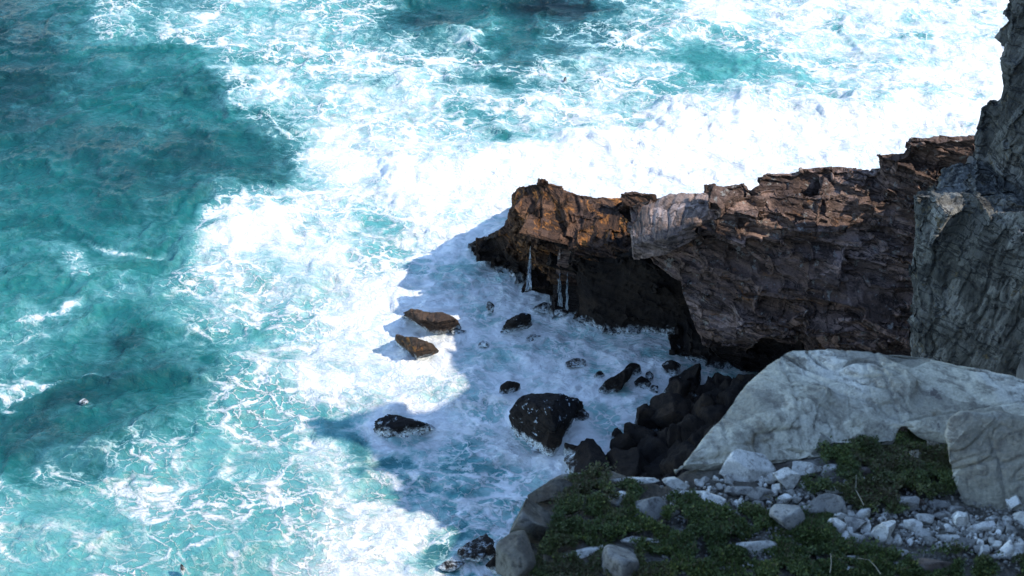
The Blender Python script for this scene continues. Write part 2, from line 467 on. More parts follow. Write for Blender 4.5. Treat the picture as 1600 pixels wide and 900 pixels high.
SEA_ROCKS = []   # filled before the sea is shaped: (x, y, radius)
def build_sea():
    def axis(lo, hi, st, far):
        a = list(np.arange(lo, hi + st / 2, st))
        s = st; left = []; x = lo
        while x > -far:
            s *= 1.25; x -= s; left.append(x)
        s = st; right = []; x = hi
        while x < far:
            s *= 1.25; x += s; right.append(x)
        return np.array(left[::-1] + a + right)
    xs = axis(-40, 38, 0.11, 4000)
    ys = axis(30, 100, 0.11, 4000)
    X, Y = np.meshgrid(xs, ys)
    X = X.ravel(); Y = Y.ravel()
    n = len(X)
    p2 = np.stack([X, Y, np.zeros(n)], 1)
    # organic edges for the foam fields
    far = np.clip(1 - (np.hypot(X, Y - 60) - 60) / 120, 0, 1)
    wx = fbm(p2 * .22, 6, 3, .6) * 3.3
    wy = fbm(p2 * .22 + 40, 6, 9, .6) * 3.3
    Yc = np.maximum(Y + wy, 5)
    u, v = project(X + wx, Yc)
    F, T = foam_maps()
    foam = sample(F, u, v)
    tone = sample(T, u, v)
    # hand placed features, some of them cast shade put into the colour: (u, v, ru, rv, angle, d foam, d tone)
    for (cu, cv, ru, rv, ang, df, dt) in [
        (365, 128, 80, 9, 8, .28, .1), (455, 325, 50, 24, -28, .4, .1), (380, 372, 70, 18, -25, .35, .15),
        (180, 373, 66, 4, -2, .5, .05), (335, 352, 26, 5, -12, .5, .05), (105, 415, 30, 14, 0, .35, .05),
        (50, 480, 40, 9, -16, .55, .1), (100, 612, 80, 5, -18, .35, .05), (10, 625, 30, 7, 0, .45, .1),
        (575, 345, 34, 14, -22, -.4, .2), (505, 490, 22, 12, 0, -.25, 0), (420, 515, 50, 20, -30, -.25, -.12),
        (375, 610, 28, 12, -35, -.25, -.1), (200, 535, 34, 24, 0, -.1, -.18), (130, 628, 60, 30, -20, -.1, -.12), (40, 680, 80, 36, 0, -.1, -.10), (60, 600, 40, 20, 0, .1, .15),
        (690, 35, 90, 26, -10, -.25, -.1), (800, 60, 24, 66, -15, -.35, -.02), (880, 15, 70, 26, 0, -.3, -.3),
        (720, 62, 60, 16, 0, .35, .1), (1110, 100, 60, 22, 0, -.3, .1), (1425, 52, 28, 8, 0, -.45, 0), (1290, 55, 24, 8, 0, -.4, 0),
        (1240, 110, 50, 7, -10, -.35, 0), (735, 182, 26, 9, 0, -.4, 0), (765, 205, 16, 7, 0, -.4, 0), (770, 130, 30, 10, 0, -.35, 0),
        (700, 405, 60, 22, 15, -.22, -.15), (575, 660, 40, 22, 0, -.35, -.12), (640, 760, 60, 10, -12, -.3, .1), (720, 755, 40, 12, -8, -.3, .1),  # first entry darkens the water where the headland's shadow falls
        (570, 720, 30, 40, 30, -.2, -.05), (720, 870, 45, 28, -30, -.35, -.35), (650, 690, 60, 14, 0, -.2, 0),  # first entry: lace gaps and cliff shadow, both painted as darker water
        (1130, 230, 240, 20, -7, .3, .2), (860, 250, 200, 22, -5, .2, .1), (285, 890, 20, 12, 0, .1, -.3)]:
        a = R(ang)
        du, dv = u - cu, v - cv
        q1 = (du * math.cos(a) + dv * math.sin(a)) / ru
        q2 = (-du * math.sin(a) + dv * math.cos(a)) / rv
        e = np.exp(-(q1 * q1 + q2 * q2))
        foam = foam + df * e; tone = tone + dt * e
    for (rx, ry, rr) in SEA_ROCKS:
        d = np.hypot(X - rx, (Y - ry) * 1.2) / rr
        foam = foam + .25 * np.exp(-((d - 1.15) / .35) ** 2)
    foam = foam + .16 * fbm(p2 * .45 + 7, 4, 21)
    tone = tone + .10 + .15 * fbm(p2 * np.array([.18, .30, 1]) + 70, 4, 31)
    foam = np.where(foam > .8, foam + (foam - .8) * .95, foam)
    foam = np.clip(foam, 0.02, 1.34) * (far * .9 + .1)
    tone = np.clip(tone, 0, 1) * far + .3 * (1 - far)
    # waves: long swell from the open sea, chop, and lumpy froth
    pw = p2.copy(); pw[:, 0] += wx * .8; pw[:, 1] += wy * .8
    z = .38 * fbm(pw * np.array([.10, .24, 1]), 3, 51)
    rid = 1 - np.abs(fbm(pw * np.array([.28, .55, 1]), 4, 61))
    z += .30 * (rid ** 3 - .5)
    z += .10 * fbm(pw * 1.5, 4, 71)
    z += np.clip(foam - .5, 0, 1) * (.28 * fbm(p2 * .9, 5, 81, .6))
    for pl, A, wd in ((( (262,412),(300,392),(350,372),(400,350),(445,318),(480,292)), .75, 1.0),
                  (((590,72),(640,58),(700,48),(750,62),(785,90)), .8, 1.2), (((830,215),(930,232),(1060,225),(1200,190),(1350,165),(1500,120)), .9, 1.8),
                  (((560,250),(680,262),(780,262),(860,240)), .55, 1.3), (((1000,150),(1080,178),(1180,165),(1290,140)), .7, 1.3), (((300,130),(360,118),(430,128)), .5, .9),
                  (((0,735),(120,700),(210,690),(300,706),(400,740)), .45, 1.1), (((20,492),(60,478),(110,470)), .4, .8), (((900,60),(1000,70),(1080,50),(1200,40)), .7, 1.3),
                  (((120,378),(180,374),(240,372)), .35, .6), (((520,20),(600,10),(680,25)), .5, 1.0), (((60,620),(110,608),(160,596)), .35, .7),
                  (((0,250),(120,235),(260,250),(380,230)), .45, 1.6), (((0,120),(120,100),(240,110),(330,90)), .45, 1.6), (((60,330),(200,322),(330,300)), .4, 1.4)):
        q = np.array([P(a_, b_, 0)[:2] for a_, b_ in pl])
        best = np.full(n, 1e9); side = np.zeros(n)
        px_ = X + wx * .5; py_ = Y + wy * .5
        for a_, b_ in zip(q[:-1], q[1:]):
            ab = b_ - a_; L2 = ab @ ab
            t_ = np.clip(((px_ - a_[0]) * ab[0] + (py_ - a_[1]) * ab[1]) / L2, 0, 1)
            dx, dy = px_ - a_[0] - t_ * ab[0], py_ - a_[1] - t_ * ab[1]
            d_ = np.hypot(dx, dy)
            sd_ = np.sign(dx * -ab[1] + dy * ab[0])
            m_ = d_ < best
            best = np.where(m_, d_, best); side = np.where(m_, sd_, side)
        w_ = wd * 1.1 + wd * .4 * np.tanh(side * best * 2)
        end = np.minimum(np.hypot(px_ - q[0][0], py_ - q[0][1]), np.hypot(px_ - q[-1][0], py_ - q[-1][1]))
        z += .8 * A * (1 - np.exp(-(end / 2.6) ** 2)) * np.exp(-(best / w_) ** 2) * (.75 + .5 * fbm(p2 * .8, 3, 91))
    z *= np.clip(far * 1.2, .25, 1)
    V = np.stack([X, Y, z - .05], 1)
    nx, ny = len(xs), len(ys)
    idx = np.arange(n).reshape(ny, nx)
    Fc = np.stack([idx[:-1, :-1], idx[:-1, 1:], idx[1:, 1:], idx[1:, :-1]], -1).reshape(-1, 4)
    me = from_pydata_np('sea', V, Fc)
    for nm, arr in (('foam', foam), ('tone', tone)):
        at = me.attributes.new(nm, 'FLOAT', 'POINT')
        at.data.foreach_set('value', arr.astype(np.float32))
    o = link_mesh('sea', me, sea_material())
    tag(o, 'turquoise sea churned into white foam below the cliffs', 'sea', kind='structure')
    return o

def sea_material():
    m = NT('sea_water')
    c = m.attr('foam'); t = m.attr('tone')
    g = m.coord('World')
    ga = m.coord2((0, 0, R(10)), (.70, 1.15, 1))
    w1 = m.warp(ga, m.noise(ga, .35, 2, col=True), 1.7)
    w2 = m.warp(w1, m.noise(w1, 1.3, 2, col=True), .55)
    w3 = m.warp(w2, m.noise(w2, 4.2, 2, col=True), .14)
    n = m.noise(w2, .60, 5, .60)                      # broad froth
    nf = m.noise(w3, 3.0, 6, .70)                      # fine froth
    nw = m.math('ADD', m.math('MULTIPLY', n, .58), m.math('MULTIPLY', nf, .42))
    # lace: thin closed threads of foam
    ga2 = m.coord2((0, 0, R(14)), (.85, 1.15, 1))
    wl = m.warp(m.warp(ga2, m.noise(ga2, .7, 3, col=True), 1.7), m.noise(ga2, 4.5, 3, col=True), .24)
    ed1 = m.voro(wl, .50, 'DISTANCE_TO_EDGE').outputs['Distance']
    ed2 = m.voro(wl, 1.6, 'DISTANCE_TO_EDGE').outputs['Distance']
    k1 = m.ss(n, .30, .62, .03, .16)
    k2 = m.ss(nf, .34, .66, .0, .20)
    l1 = m.math('POWER', m.ss(ed1, k1, .0), 1.6)
    l2 = m.math('POWER', m.ss(ed2, k2, .0), 1.6)
    lace = m.math('MAXIMUM', m.math('MULTIPLY', l1, m.ss(nf, .35, .55, .4, 1)), m.math('MULTIPLY', l2, .62))
    lace = m.math('MULTIPLY', lace, m.ss(c, .20, .50, 0, 1))
    # wind streaks on the open water
    st = m.noise(m.warp(m.coord2((0, 0, R(-8)), (.45, 2.2, 1)), m.noise(g, .6, 2, col=True), 1.0), 1.5, 7, .76)
    stf = m.math('MULTIPLY', m.ss(st, .57, .72), m.ss(c, .02, .3, .25, .55))
    D = m.math('ADD', c, m.math('MULTIPLY', m.math('SUBTRACT', nw, .5), 1.75))
    D = m.math('ADD', D, m.math('MULTIPLY', m.math('MULTIPLY', lace, .80), m.ss(m.noise(ga, .28, 3), .38, .60, .25, 1.0)))
    D = m.math('ADD', D, m.math('MULTIPLY', stf, .42))
    foam = m.ss(D, .42, 1.36)
    milk = m.math('MULTIPLY', m.ss(D, .12, .66), .85)
    tn = m.math('ADD', t, m.math('MULTIPLY', m.math('SUBTRACT', m.noise(w1, .45, 4, .6), .5), .42))
    ramp = m.n('ShaderNodeValToRGB')
    m.l(tn, ramp.inputs[0])
    e = ramp.color_ramp.elements
    e[0].position = 0.0; e[0].color = (.004, .016, .020, 1)
    e[1].position = 1.0; e[1].color = (.07, .30, .28, 1)
    for ps, cc in ((.25, (.004, .050, .054)), (.5, (.008, .108, .105)), (.75, (.028, .19, .175))):
        x = e.new(ps); x.color = (*cc, 1)
    mk = m.mix(m.ss(t, .2, .8), (.045, .17, .185), (.13, .36, .35))
    wc = m.mix(milk, ramp.outputs[0], mk)
    r2 = m.n('ShaderNodeValToRGB')
    m.l(foam, r2.inputs[0])
    e = r2.color_ramp.elements
    e[0].position = 0.0; e[0].color = (.19, .40, .385, 1)
    e[1].position = 1.0; e[1].color = (.85, .84, .81, 1)
    x = e.new(.42); x.color = (.37, .54, .51, 1)
    x = e.new(.68); x.color = (.64, .70, .67, 1)
    cc = m.mix(m.ss(foam, 0, .35), wc, r2.outputs[0])
    m.l(cc, m.p.inputs['Base Color'])
    m.l(m.ss(foam, 0, .6, .16, .75), m.p.inputs['Roughness'])
    m.p.inputs['IOR'].default_value = 1.33
    m.p.inputs['Specular IOR Level'].default_value = .28
    hf = m.math('ADD', m.math('MULTIPLY', nf, .16), m.math('MULTIPLY', m.math('MULTIPLY', foam, nf), .16))
    hf = m.math('ADD', hf, m.math('MULTIPLY', n, .12))
    m.l(m.bump(hf, .92, 1.0), m.p.inputs['Normal'])
    return m.m

# ------------------------------------------------------------------ stones
_ico = {}
def ico(sub):
    if sub not in _ico:
        bm = bmesh.new()
        bmesh.ops.create_icosphere(bm, subdivisions=sub, radius=1)
        me = bpy.data.meshes.new('i'); bm.to_mesh(me); bm.free()
        v = get_co(me)
        f = np.empty(len(me.polygons) * 3, dtype=np.int32)
        me.polygons.foreach_get('vertices', f)
        _ico[sub] = (v, f.reshape(-1, 3))
        bpy.data.meshes.remove(me)
    return _ico[sub]
def stone_mesh(size, seed, sub=4, cuts=11, cut=(.55, .85), rough=.05, top=None, freq=2.0, boxy=5):
    r = np.random.default_rng(seed)
    v, f = ico(sub)
    q, _ = np.linalg.qr(r.normal(size=(3, 3)))
    w_ = v @ q
    p = (w_ / (np.abs(w_) ** boxy).sum(1)[:, None] ** (1 / boxy)) @ q.T
    p = p / np.abs(p).max()
    N = r.normal(size=(cuts, 3)); N /= np.linalg.norm(N, axis=1)[:, None]
    D = r.uniform(*cut, size=cuts)
    if top is not None:
        N = np.vstack([N, np.array(top[:3]) / np.linalg.norm(top[:3])]); D = np.append(D, top[3])
    for _ in range(2):
        for n_, d_ in zip(N, D):
            e = np.clip(p @ n_ - d_, 0, None)
            p = p - e[:, None] * n_ * .97
    ext = p.max(0) - p.min(0)
    p = (p - (p.max(0) + p.min(0)) / 2) / (ext / 2)
    nrm = v
    p = p + nrm * (fbm(p * freq + seed * 3.1, 4, seed) * rough * 1.6 + fbm(p * freq * 4 + seed, 3, seed + 5) * rough * .5)[:, None]
    p = p * np.array(size) / 2
    return from_pydata_np('stone', p, f)
def stone(name, loc, size, seed, mat, label, cat='rock', group=None, rot=None, **kw):
    me = stone_mesh(size, seed, **kw)
    o = link_mesh(name, me, mat)
    o.location = loc
    o.rotation_euler = rot if rot else (0, 0, 0)
    tag(o, label, cat, group)
    return o

# ------------------------------------------------------------------ headland
def extrude(top, lo=-1.5, flare=0.0):
    q = [P(*t) for t in top]
    return q + [(x, y, lo) for x, y, z in q]
def lowr(u, v, z, *a):
    return (u, v, z * .87 if z > 0 else z, *a)
def headland():
    tip = [
        # low tail running out to the left
        [K(*lowr(*t)) for t in [(725,382,.2),(738,402,-.3),(768,428,-.3),(806,443,-.3),(832,456,-.3),(745,371,1.3),(765,366,2.0),(792,348,3.3),(800,380,2.2),(740,370,-1,1.2),(790,360,-1,3.0),(830,360,-1,3)]],
        [K(*lowr(*t)) for t in [(768,428,-.3),(806,443,-.3),(832,456,-.3),(790,340,3.3),(792,322,4.0),(830,345,4.6),(835,400,2.6),(800,330,-1,3.0),(830,360,-1,3)]],
        # peak mass
        [K(*lowr(*t)) for t in [(806,443,-.5),(832,458,-.5),(852,472,-.5),(795,335,4.0),(796,303,5.2),(808,288,5.8),(850,283,6.3),(880,290,6.1),(830,360,4.6),(885,350,5.2),(800,300,-1,3.4),(900,300,-1,3.4),(885,440,1)]],
        [K(*lowr(*t)) for t in [(838,278,6.5),(850,277,6.6),(858,284,6.4),(835,290,6.0),(862,295,6.0),(845,310,4.9),(830,305,5.0),(870,310,4.9),(850,340,4.4)]],
        # ridge between the peak and the stepped slab
        [K(*lowr(*t)) for t in [(850,472,-.5),(880,482,-.5),(900,505,-.5),(855,290,6.0),(905,300,5.9),(960,318,5.7),(985,345,5.5),(895,345,5.4),(870,365,5.0),(885,372,4.9),(900,300,-1,4),(990,330,-1,4),(980,480,0)]],
        # rust ledge above the black wall
        [K(*lowr(*t)) for t in [(892,388,4.9),(893,374,5.1),(985,376,5.3),(988,392,4.8),(900,345,5.4),(980,345,5.5),(892,400,4.3),(988,410,4.0)]],
        # slab behind
        [K(*lowr(*t)) for t in [(966,300,6.6),(990,293,6.8),(1028,300,6.8),(1030,330,6.2),(970,325,5.9),(972,318,3),(1030,340,3),(990,293,3,2),(1028,300,3,2)]],
    ]
    tip = [[tuple(x) for x in q] for q in tip]
    cave = [
        # wall set back under the slab, cave shade added to its wet black
        [K(*lowr(*t)) for t in [(892,392,4.7),(896,490,-.5),(905,520,-.8),(932,538,-.8),(962,550,-.8),(985,400,4.4),(905,320,-1),(990,345,-1),(1000,556,-.8,.6),(1000,400,4.6,.6)]],
        # cave wall
        [K(*t) for t in [(940,540,-.8,.3),(1000,557,-.8,.9),(1060,566,-.8,.8),(1115,575,-.8,.6),(960,420,4.0,1),(1120,450,4,2),(990,330,-1,6),(1200,330,-1,6),(1000,380,5,1)]],
        [K(*t) for t in [(1060,575,-.8),(1120,580,-.8),(1180,600,-.8),(1080,555,1.0,.2),(1150,555,1.3,0),(1180,555,1,3),(1060,520,1,3)]],
    ]
    main = [
        # the solid core
        [(1.5,49,-1),(1.5,50.6,-1),(24,49,-1),(24,50.6,-1),(2,49,4.3),(2,50.2,4.3),(24,48.5,4.6),(24,50.2,4.6)],
        # stepped slab with its overhanging lip
        [K(*t) for t in [(984,372,6.1),(986,345,6.7),(1010,315,7.0),(1042,303,7.1),(1130,300,7.4),(1160,330,7.2),(990,392,5.6),(1060,445,4.6),(1130,430,5.2),(1070,430,4.4,1.5),(1000,330,5,3.5),(1150,300,5,3.5)]],
        [K(*t) for t in [(1058,440,4.9),(1066,470,4.1),(1078,500,3.3),(1095,545,2.3),(1150,585,.6),(1180,430,5.4),(1200,520,3.4),(1080,440,4.9),(1130,560,1,2.2),(1110,440,4.0,2.5)]],
        # long sloping near face
        [K(*t) for t in [(1120,330,7.1),(1115,300,7.5),(1180,300,7.6),(1300,300,8.0),(1130,420,5.3),(1300,420,5.4),(1150,585,.6),(1300,600,.6),(1180,300,-1,4),(1300,260,-1,4)]],
        [K(*t) for t in [(1160,585,.4),(1300,600,.4),(1460,620,.4),(1200,460,4.0),(1330,440,4.6),(1460,420,5.0),(1280,310,7.7),(1460,300,7.6),(1250,280,-1,4),(1500,280,-1,5)]],
        # top terraces
        [K(*t) for t in [(1095,296,7.6),(1118,283,7.8),(1165,280,7.9),(1180,300,7.6),(1110,300,7.1),(1095,300,5,2),(1180,290,5,3),(1100,302,6)]],
        [K(*t) for t in [(1180,278,8.0),(1195,266,8.2),(1255,264,8.3),(1262,290,7.8),(1180,292,7.6),(1190,280,5,3),(1262,280,5,3)]],
        [K(*t) for t in [(1245,262,8.4),(1260,256,8.5),(1330,256,8.6),(1365,262,8.4),(1360,300,7.7),(1250,290,7.7),(1250,270,5,3),(1365,270,5,3)]],
        # dark block standing above the terraces
        [K(*t) for t in [(1367,242,9.2),(1370,236,9.3),(1425,238,9.4),(1470,250,9.2),(1368,285,7.9),(1395,320,7.3),(1470,330,7.3),(1370,260,5,2.5),(1470,270,5,3)]],
        [K(*t) for t in [(1412,224,9.9),(1420,214,10.2),(1470,212,10.3),(1530,210,10.4),(1412,232,9.7),(1530,250,9.4),(1412,240,8.6),(1530,300,7.5),(1420,240,6,2.5),(1530,260,6,2.5)]],
        [K(*t) for t in [(1280,300,7.8),(1290,290,8.0),(1370,280,8.0),(1380,330,7.2),(1290,340,6.9),(1300,300,6,2)]],
        # shelf plates on the face
        [K(*t) for t in [(1165,320,7.7),(1180,300,8.0),(1290,305,8.0),(1280,340,7.4),(1175,352,7.0),(1178,372,6.3),(1280,380,6.3),(1200,320,6.5,2)]],
        [K(*t) for t in [(1200,425,5.4),(1205,400,5.9),(1260,395,6.1),(1265,440,5.2),(1205,450,4.6),(1262,458,4.5),(1230,420,4.5,1.5)]],
        [K(*t) for t in [(1255,430,5.5),(1262,405,6.0),(1320,405,6.0),(1318,450,5.1),(1262,470,4.4),(1316,468,4.4),(1290,420,4.6,1.5)]],
        [K(*t) for t in [(1085,475,3.9),(1100,455,4.6),(1250,500,3.9),(1240,535,3.2),(1110,530,2.9),(1180,520,2.0,1.4)]],
        [K(*t) for t in [(1265,520,3.4),(1290,490,4.1),(1420,500,4.1),(1420,545,3.2),(1290,545,2.9),(1350,520,2.0,1.4)]],
        [K(*t) for t in [(1250,560,1.6),(1330,500,3.9),(1430,470,4.6),(1440,590,1.6),(1380,540,1,2)]],
        # split block
        [K(*t) for t in [(1107,352,7.6),(1116,330,8.1),(1136,314,8.3),(1158,326,8.0),(1161,362,7.3),(1112,375,6.9),(1158,383,6.7),(1135,340,6.5,1.6)]],
        [K(*t) for t in [(1134,315,8.2),(1160,306,8.2),(1180,312,8.1),(1172,328,7.7),(1150,325,7.6),(1155,315,6.9,1)]],
        [K(*t) for t in [(1136,372,6.9),(1142,355,7.3),(1170,362,7.2),(1172,388,6.5),(1140,388,6.4),(1155,370,6,1)]],
        [K(*t) for t in [(1166,345,7.5),(1170,322,8.0),(1220,318,8.0),(1250,345,7.5),(1180,385,6.5),(1245,375,6.6),(1200,340,6.5,1.5)]],
        # stacked rocks at the far end
        [K(*t) for t in [(1413,232,10.0),(1416,222,10.2),(1446,218,10.3),(1450,232,10.0),(1414,238,9.5),(1448,238,9.5),(1430,225,9.5,1)]],
    ]
    for name, hulls, vox, mat, lab, seed, B, cnt in (
            ('headland', main, .055, M_head, 'dark brown layered rock headland with sunlit pinkish ledges along its crest', 3, B_HEAD, 620),
            ('headland_tip', tip, .05, M_tip, 'rusty brown pointed end of the headland over the black sea wall', 13, B_TIP, 330),
            ('sea_cave', cave, .07, M_wet_shade, 'wet rock wall under the headland, blackened for the shade of its cave', 23, B_TIP, 90)):
        base = remesh(hulls, .3)
        front = lambda co: (co[:, 1] < 53.5)
        big = slabs_on(base, B, cnt // 3, seed, L=(2.4, 6.5), D=(1.0, 2.6), T=(.25, .6), out=(.0, .50), keep=front)
        small = slabs_on(base, B, cnt, seed + 1, L=(.6, 2.4), D=(.5, 1.5), T=(.12, .34), out=(.05, .34), keep=front)
        me = remesh(hulls + big + small, vox)
        p = get_co(me); n = get_no(me)
        wob = np.stack([fbm(p * .5, 3, seed), fbm(p * .5 + 30, 3, seed + 1), fbm(p * .5 + 60, 3, seed + 2)], 1)
        c = (p + wob * .12) @ B
        v2, e2 = blocks(c + 3.3, (1.0, .9, .30), seed + 20, .05)
        v3, e3 = blocks(c + 8.3, (.42, .4, .13), seed + 40, .03)
        m2 = sstep(-.25, .25, fbm(p * .5 + 9, 3, seed + 50))
        d = (v2 - .5) * .16 * m2 - e2 * .06 * m2 + (v3 - .5) * .06 - e3 * .02
        for th, am, sd2 in ((.62, .12, 1), (.21, .07, 2), (.085, .025, 3)):
            lc = c[:, 2] / th + .25 * fbm(c * np.array([.25, .25, .6]), 2, seed + 90 + sd2)
            lk = np.floor(lc); fr = lc - lk
            hv = _h(lk.astype(np.int64), np.floor(c[:, 0] / 7 + lk * .37).astype(np.int64), lk.astype(np.int64) * 0, seed + sd2)
            d = d + am * (hv - .5) - am * .5 * np.clip(1 - np.minimum(fr, 1 - fr) / .10, 0, 1)
        d *= .4 + .6 * sstep(-.5, 1.5, p[:, 2])
        d += .10 * fbm(p * .8, 4, seed + 60) - .14 + .022 * fbm(p * 3.5, 4, seed + 70, .6) - .06
        p = p + n * d[:, None]
        set_co(me, p)
        o = link_mesh(name, me, mat)
        tag(o, lab, 'headland', kind='structure')

def top_slab():
    top = [P(*t) for t in [(985,352,6.9),(1005,322,7.4),(1042,303,7.7),(1128,298,8.05),(1136,318,8.0),(1088,346,7.7),(1045,372,7.2),(988,382,6.6)]]
    me = remesh([top + [(x + .1, y + .1, z - .9) for x, y, z in top]], .045)
    relax(me, 1)
    p = get_co(me); n = get_no(me)
    c = (p + .12 * np.stack([fbm(p * .6, 3, 171), fbm(p * .6, 3, 172), fbm(p * .6, 3, 173)], 1)) @ B_HEAD
    v1, e1 = blocks(c, (2.6, 1.5, .30), 170, .05)
    v2, e2 = blocks(c + 4, (.8, .55, .14), 175, .035)
    set_co(me, p + n * ((v1 - .5) * .10 - .06 * e1 + (v2 - .5) * .05 - .025 * e2 + .06 * fbm(p * 1.5, 4, 176) + .02 * fbm(p * 6, 3, 177))[:, None])
    o = link_mesh('headland_ledge', me, M_pale)
    tag(o, 'pale pinkish smooth ledge catching the sun in the middle of the headland crest', 'ledge', kind='structure')

def right_cliff():
    yb = 38.0
    def Q(u, v, y):     # a point of the cliff at distance y
        y = y - 2.4
        a = PITCH + math.atan((v - 450) / FPX)
        z = H - y * math.tan(a)
        d = y * cP + (H - z) * sP
        return ((u - 800) / FPX * d, y, z)
    hulls = [
        # lower buttress
        [Q(1422,305,38.6),Q(1430,298,38.9),(14.9,36.2,-1),(14.8,34.8,3),Q(1428,430,38.1),Q(1440,560,37.5),Q(1470,292,38.6),Q(1560,300,37.8),Q(1600,320,37.2),Q(1600,600,36.0),(26,34,-1),(26,34,13),(15.5,39,-1),(27,41,-1),Q(1450,300,41.5),Q(1620,300,42)],
        [Q(1500,560,36.9),Q(1490,400,37.6),Q(1520,330,37.7),Q(1600,330,36.6),Q(1700,600,35.2),(24,33,12),(15,34.2,0),(26,33,0)],
        # ledge mound
        [Q(1452,300,39.4),Q(1470,265,40.2),Q(1500,248,40.6),Q(1530,250,40.4),Q(1540,320,38.4),Q(1460,310,38.6),(16,38.4,10)],
        # leaning pillar
        [Q(1510,285,40.4),Q(1520,200,41.0),Q(1530,168,41.1),Q(1545,148,41.2),Q(1562,150,41.1),Q(1580,300,39.8),Q(1515,310,40),(18,39.4,12)],
        # tower
        [Q(1560,300,39.4),Q(1545,310,40.0),Q(1545,240,40.4),Q(1563,130,40.8),Q(1572,60,41.0),Q(1578,-10,41.1),Q(1640,-30,40.6),Q(1640,330,38.6),(24,38,20),(24,41,19),(17,41,8),(17.5,40,19.5)],
        [Q(1568,92,41.0),Q(1575,70,40.9),Q(1620,60,40.2),Q(1566,125,40.9),Q(1600,130,40),(19,39.4,17)],
        [Q(1590,300,38.6),Q(1592,150,39.3),Q(1650,100,39.2),Q(1650,360,37.6),(22,37.6,14)],
    ]
    base = remesh(hulls, .3)
    big = slabs_on(base, B_CL, 260, 205, L=(.8, 2.4), D=(.7, 1.8), T=(.7, 2.2), out=(-.2, .26), crest=False)
    small = slabs_on(base, B_CL, 420, 206, L=(.3, 1.1), D=(.3, 1.0), T=(.25, .9), out=(-.05, .13), crest=False)
    me = remesh(hulls + big + small, .05)
    p = get_co(me); n = get_no(me)
    wob = np.stack([fbm(p * .5, 3, 201), fbm(p * .5 + 30, 3, 202), fbm(p * .5 + 60, 3, 203)], 1)
    c = (p + wob * .4) @ B_CL
    v1, e1 = blocks(c, (.9, .8, 1.1), 210, .08)
    v2, e2 = blocks(c + 3.3, (.35, .35, .5), 220, .05)
    d = (v1 - .5) * .14 - e1 * .07 + (v2 - .5) * .06 - e2 * .03 - .12
    d += .16 * fbm(p * .8, 4, 230, .55) + .045 * fbm(p * 3.2, 5, 240, .6) - .12 * np.clip(1 - np.abs(fbm(p * np.array([.8, .8, .4]), 3, 250)) / .05, 0, 1)
    p = p + n * d[:, None]
    set_co(me, p)
    o = link_mesh('sea_cliff', me, M_cliff)
    tag(o, 'tall bluish grey cliff face with a leaning pillar at the right edge', 'cliff', kind='structure')

def shade_cliff():
    """unseen cliff added right of and behind the viewer, skyline shaped to shade the bay"""
    h = np.array([math.cos(SUN_AZ), math.sin(SUN_AZ)]); g = np.array([-h[1], h[0]])
    cot = 1 / math.tan(SUN_EL)
    line = [(660,905,0),(690,850,0),(702,825,0),(650,775,0),(600,745,0),(558,705,0),(548,672,0),(580,652,0),(640,640,0),(692,604,0),(668,570,0),(652,545,0),(640,512,0),
            (1040,372,5.4),(1075,345,6.4),(1130,318,6.9),(1200,302,7.4),(1290,290,7.6),(1372,250,8.3)]
    prof = [(-60, -60), (-20, -54), (12, -48), (22, -40), (27, -24), (30, -16)]
    for u, v, z in line:
        x, y, _ = P(u, v, z)
        prof.append((x * g[0] + y * g[1] - (0 if not z else 1.45 if u < 1150 else 1.35), x * h[0] + y * h[1] - z * cot + (1.5 if z else -.45 if 660 < v < 880 else 0)))
    qm = min(p[0] for p in prof[-6:])
    prof = sorted([p for p in prof[:-6] if p[0] < qm - .3] + prof[-6:])
    prof.append((prof[-1][0] + .8, 0))
    qs = np.arange(-60, prof[-1][0], .2)
    rb = np.interp(qs, [a for a, _ in prof], [b for _, b in prof])
    rb = rb + +.15 * fbm(np.stack([qs * .9, qs * 0, qs * 0], 1), 4, 401)
    r0 = 11.0
    top = (r0 - rb) / cot  # heights of the added cliff, solved from the wanted shadow edge
    rr = [0, 0.3, 2.0, 6.0, 12, 26, 27]
    rows = []
    for i, dr in enumerate(rr):
        for q, z in zip(qs, top):
            r = r0 + dr
            zz = [-2, z * .97, z, z * .97, z * .85, z * .7, -2][i]
            if i == 0: r = r0 - .3
            xy = h * r + g * q
            rows.append((xy[0], xy[1], zz))
    V = np.array(rows)
    n = len(qs)
    idx = np.arange(len(V)).reshape(len(rr), n)
    F = [list(f) for f in np.stack([idx[:-1, 1:], idx[:-1, :-1], idx[1:, :-1], idx[1:, 1:]], -1).reshape(-1, 4)]
    F.append([int(i) for i in idx[:, 0][::-1]]); F.append([int(i) for i in idx[:, -1]])
    me = bpy.data.meshes.new('shade_cliff')
    me.from_pydata([tuple(v) for v in V], [], [[int(x) for x in f] for f in F]); me.update()
    o = link_mesh('shade_cliff', me, M_hidden)
    tag(o, 'unseen grey cliff added right of the bay, skyline shaped for its shadow', 'shade_cliff', kind='structure')

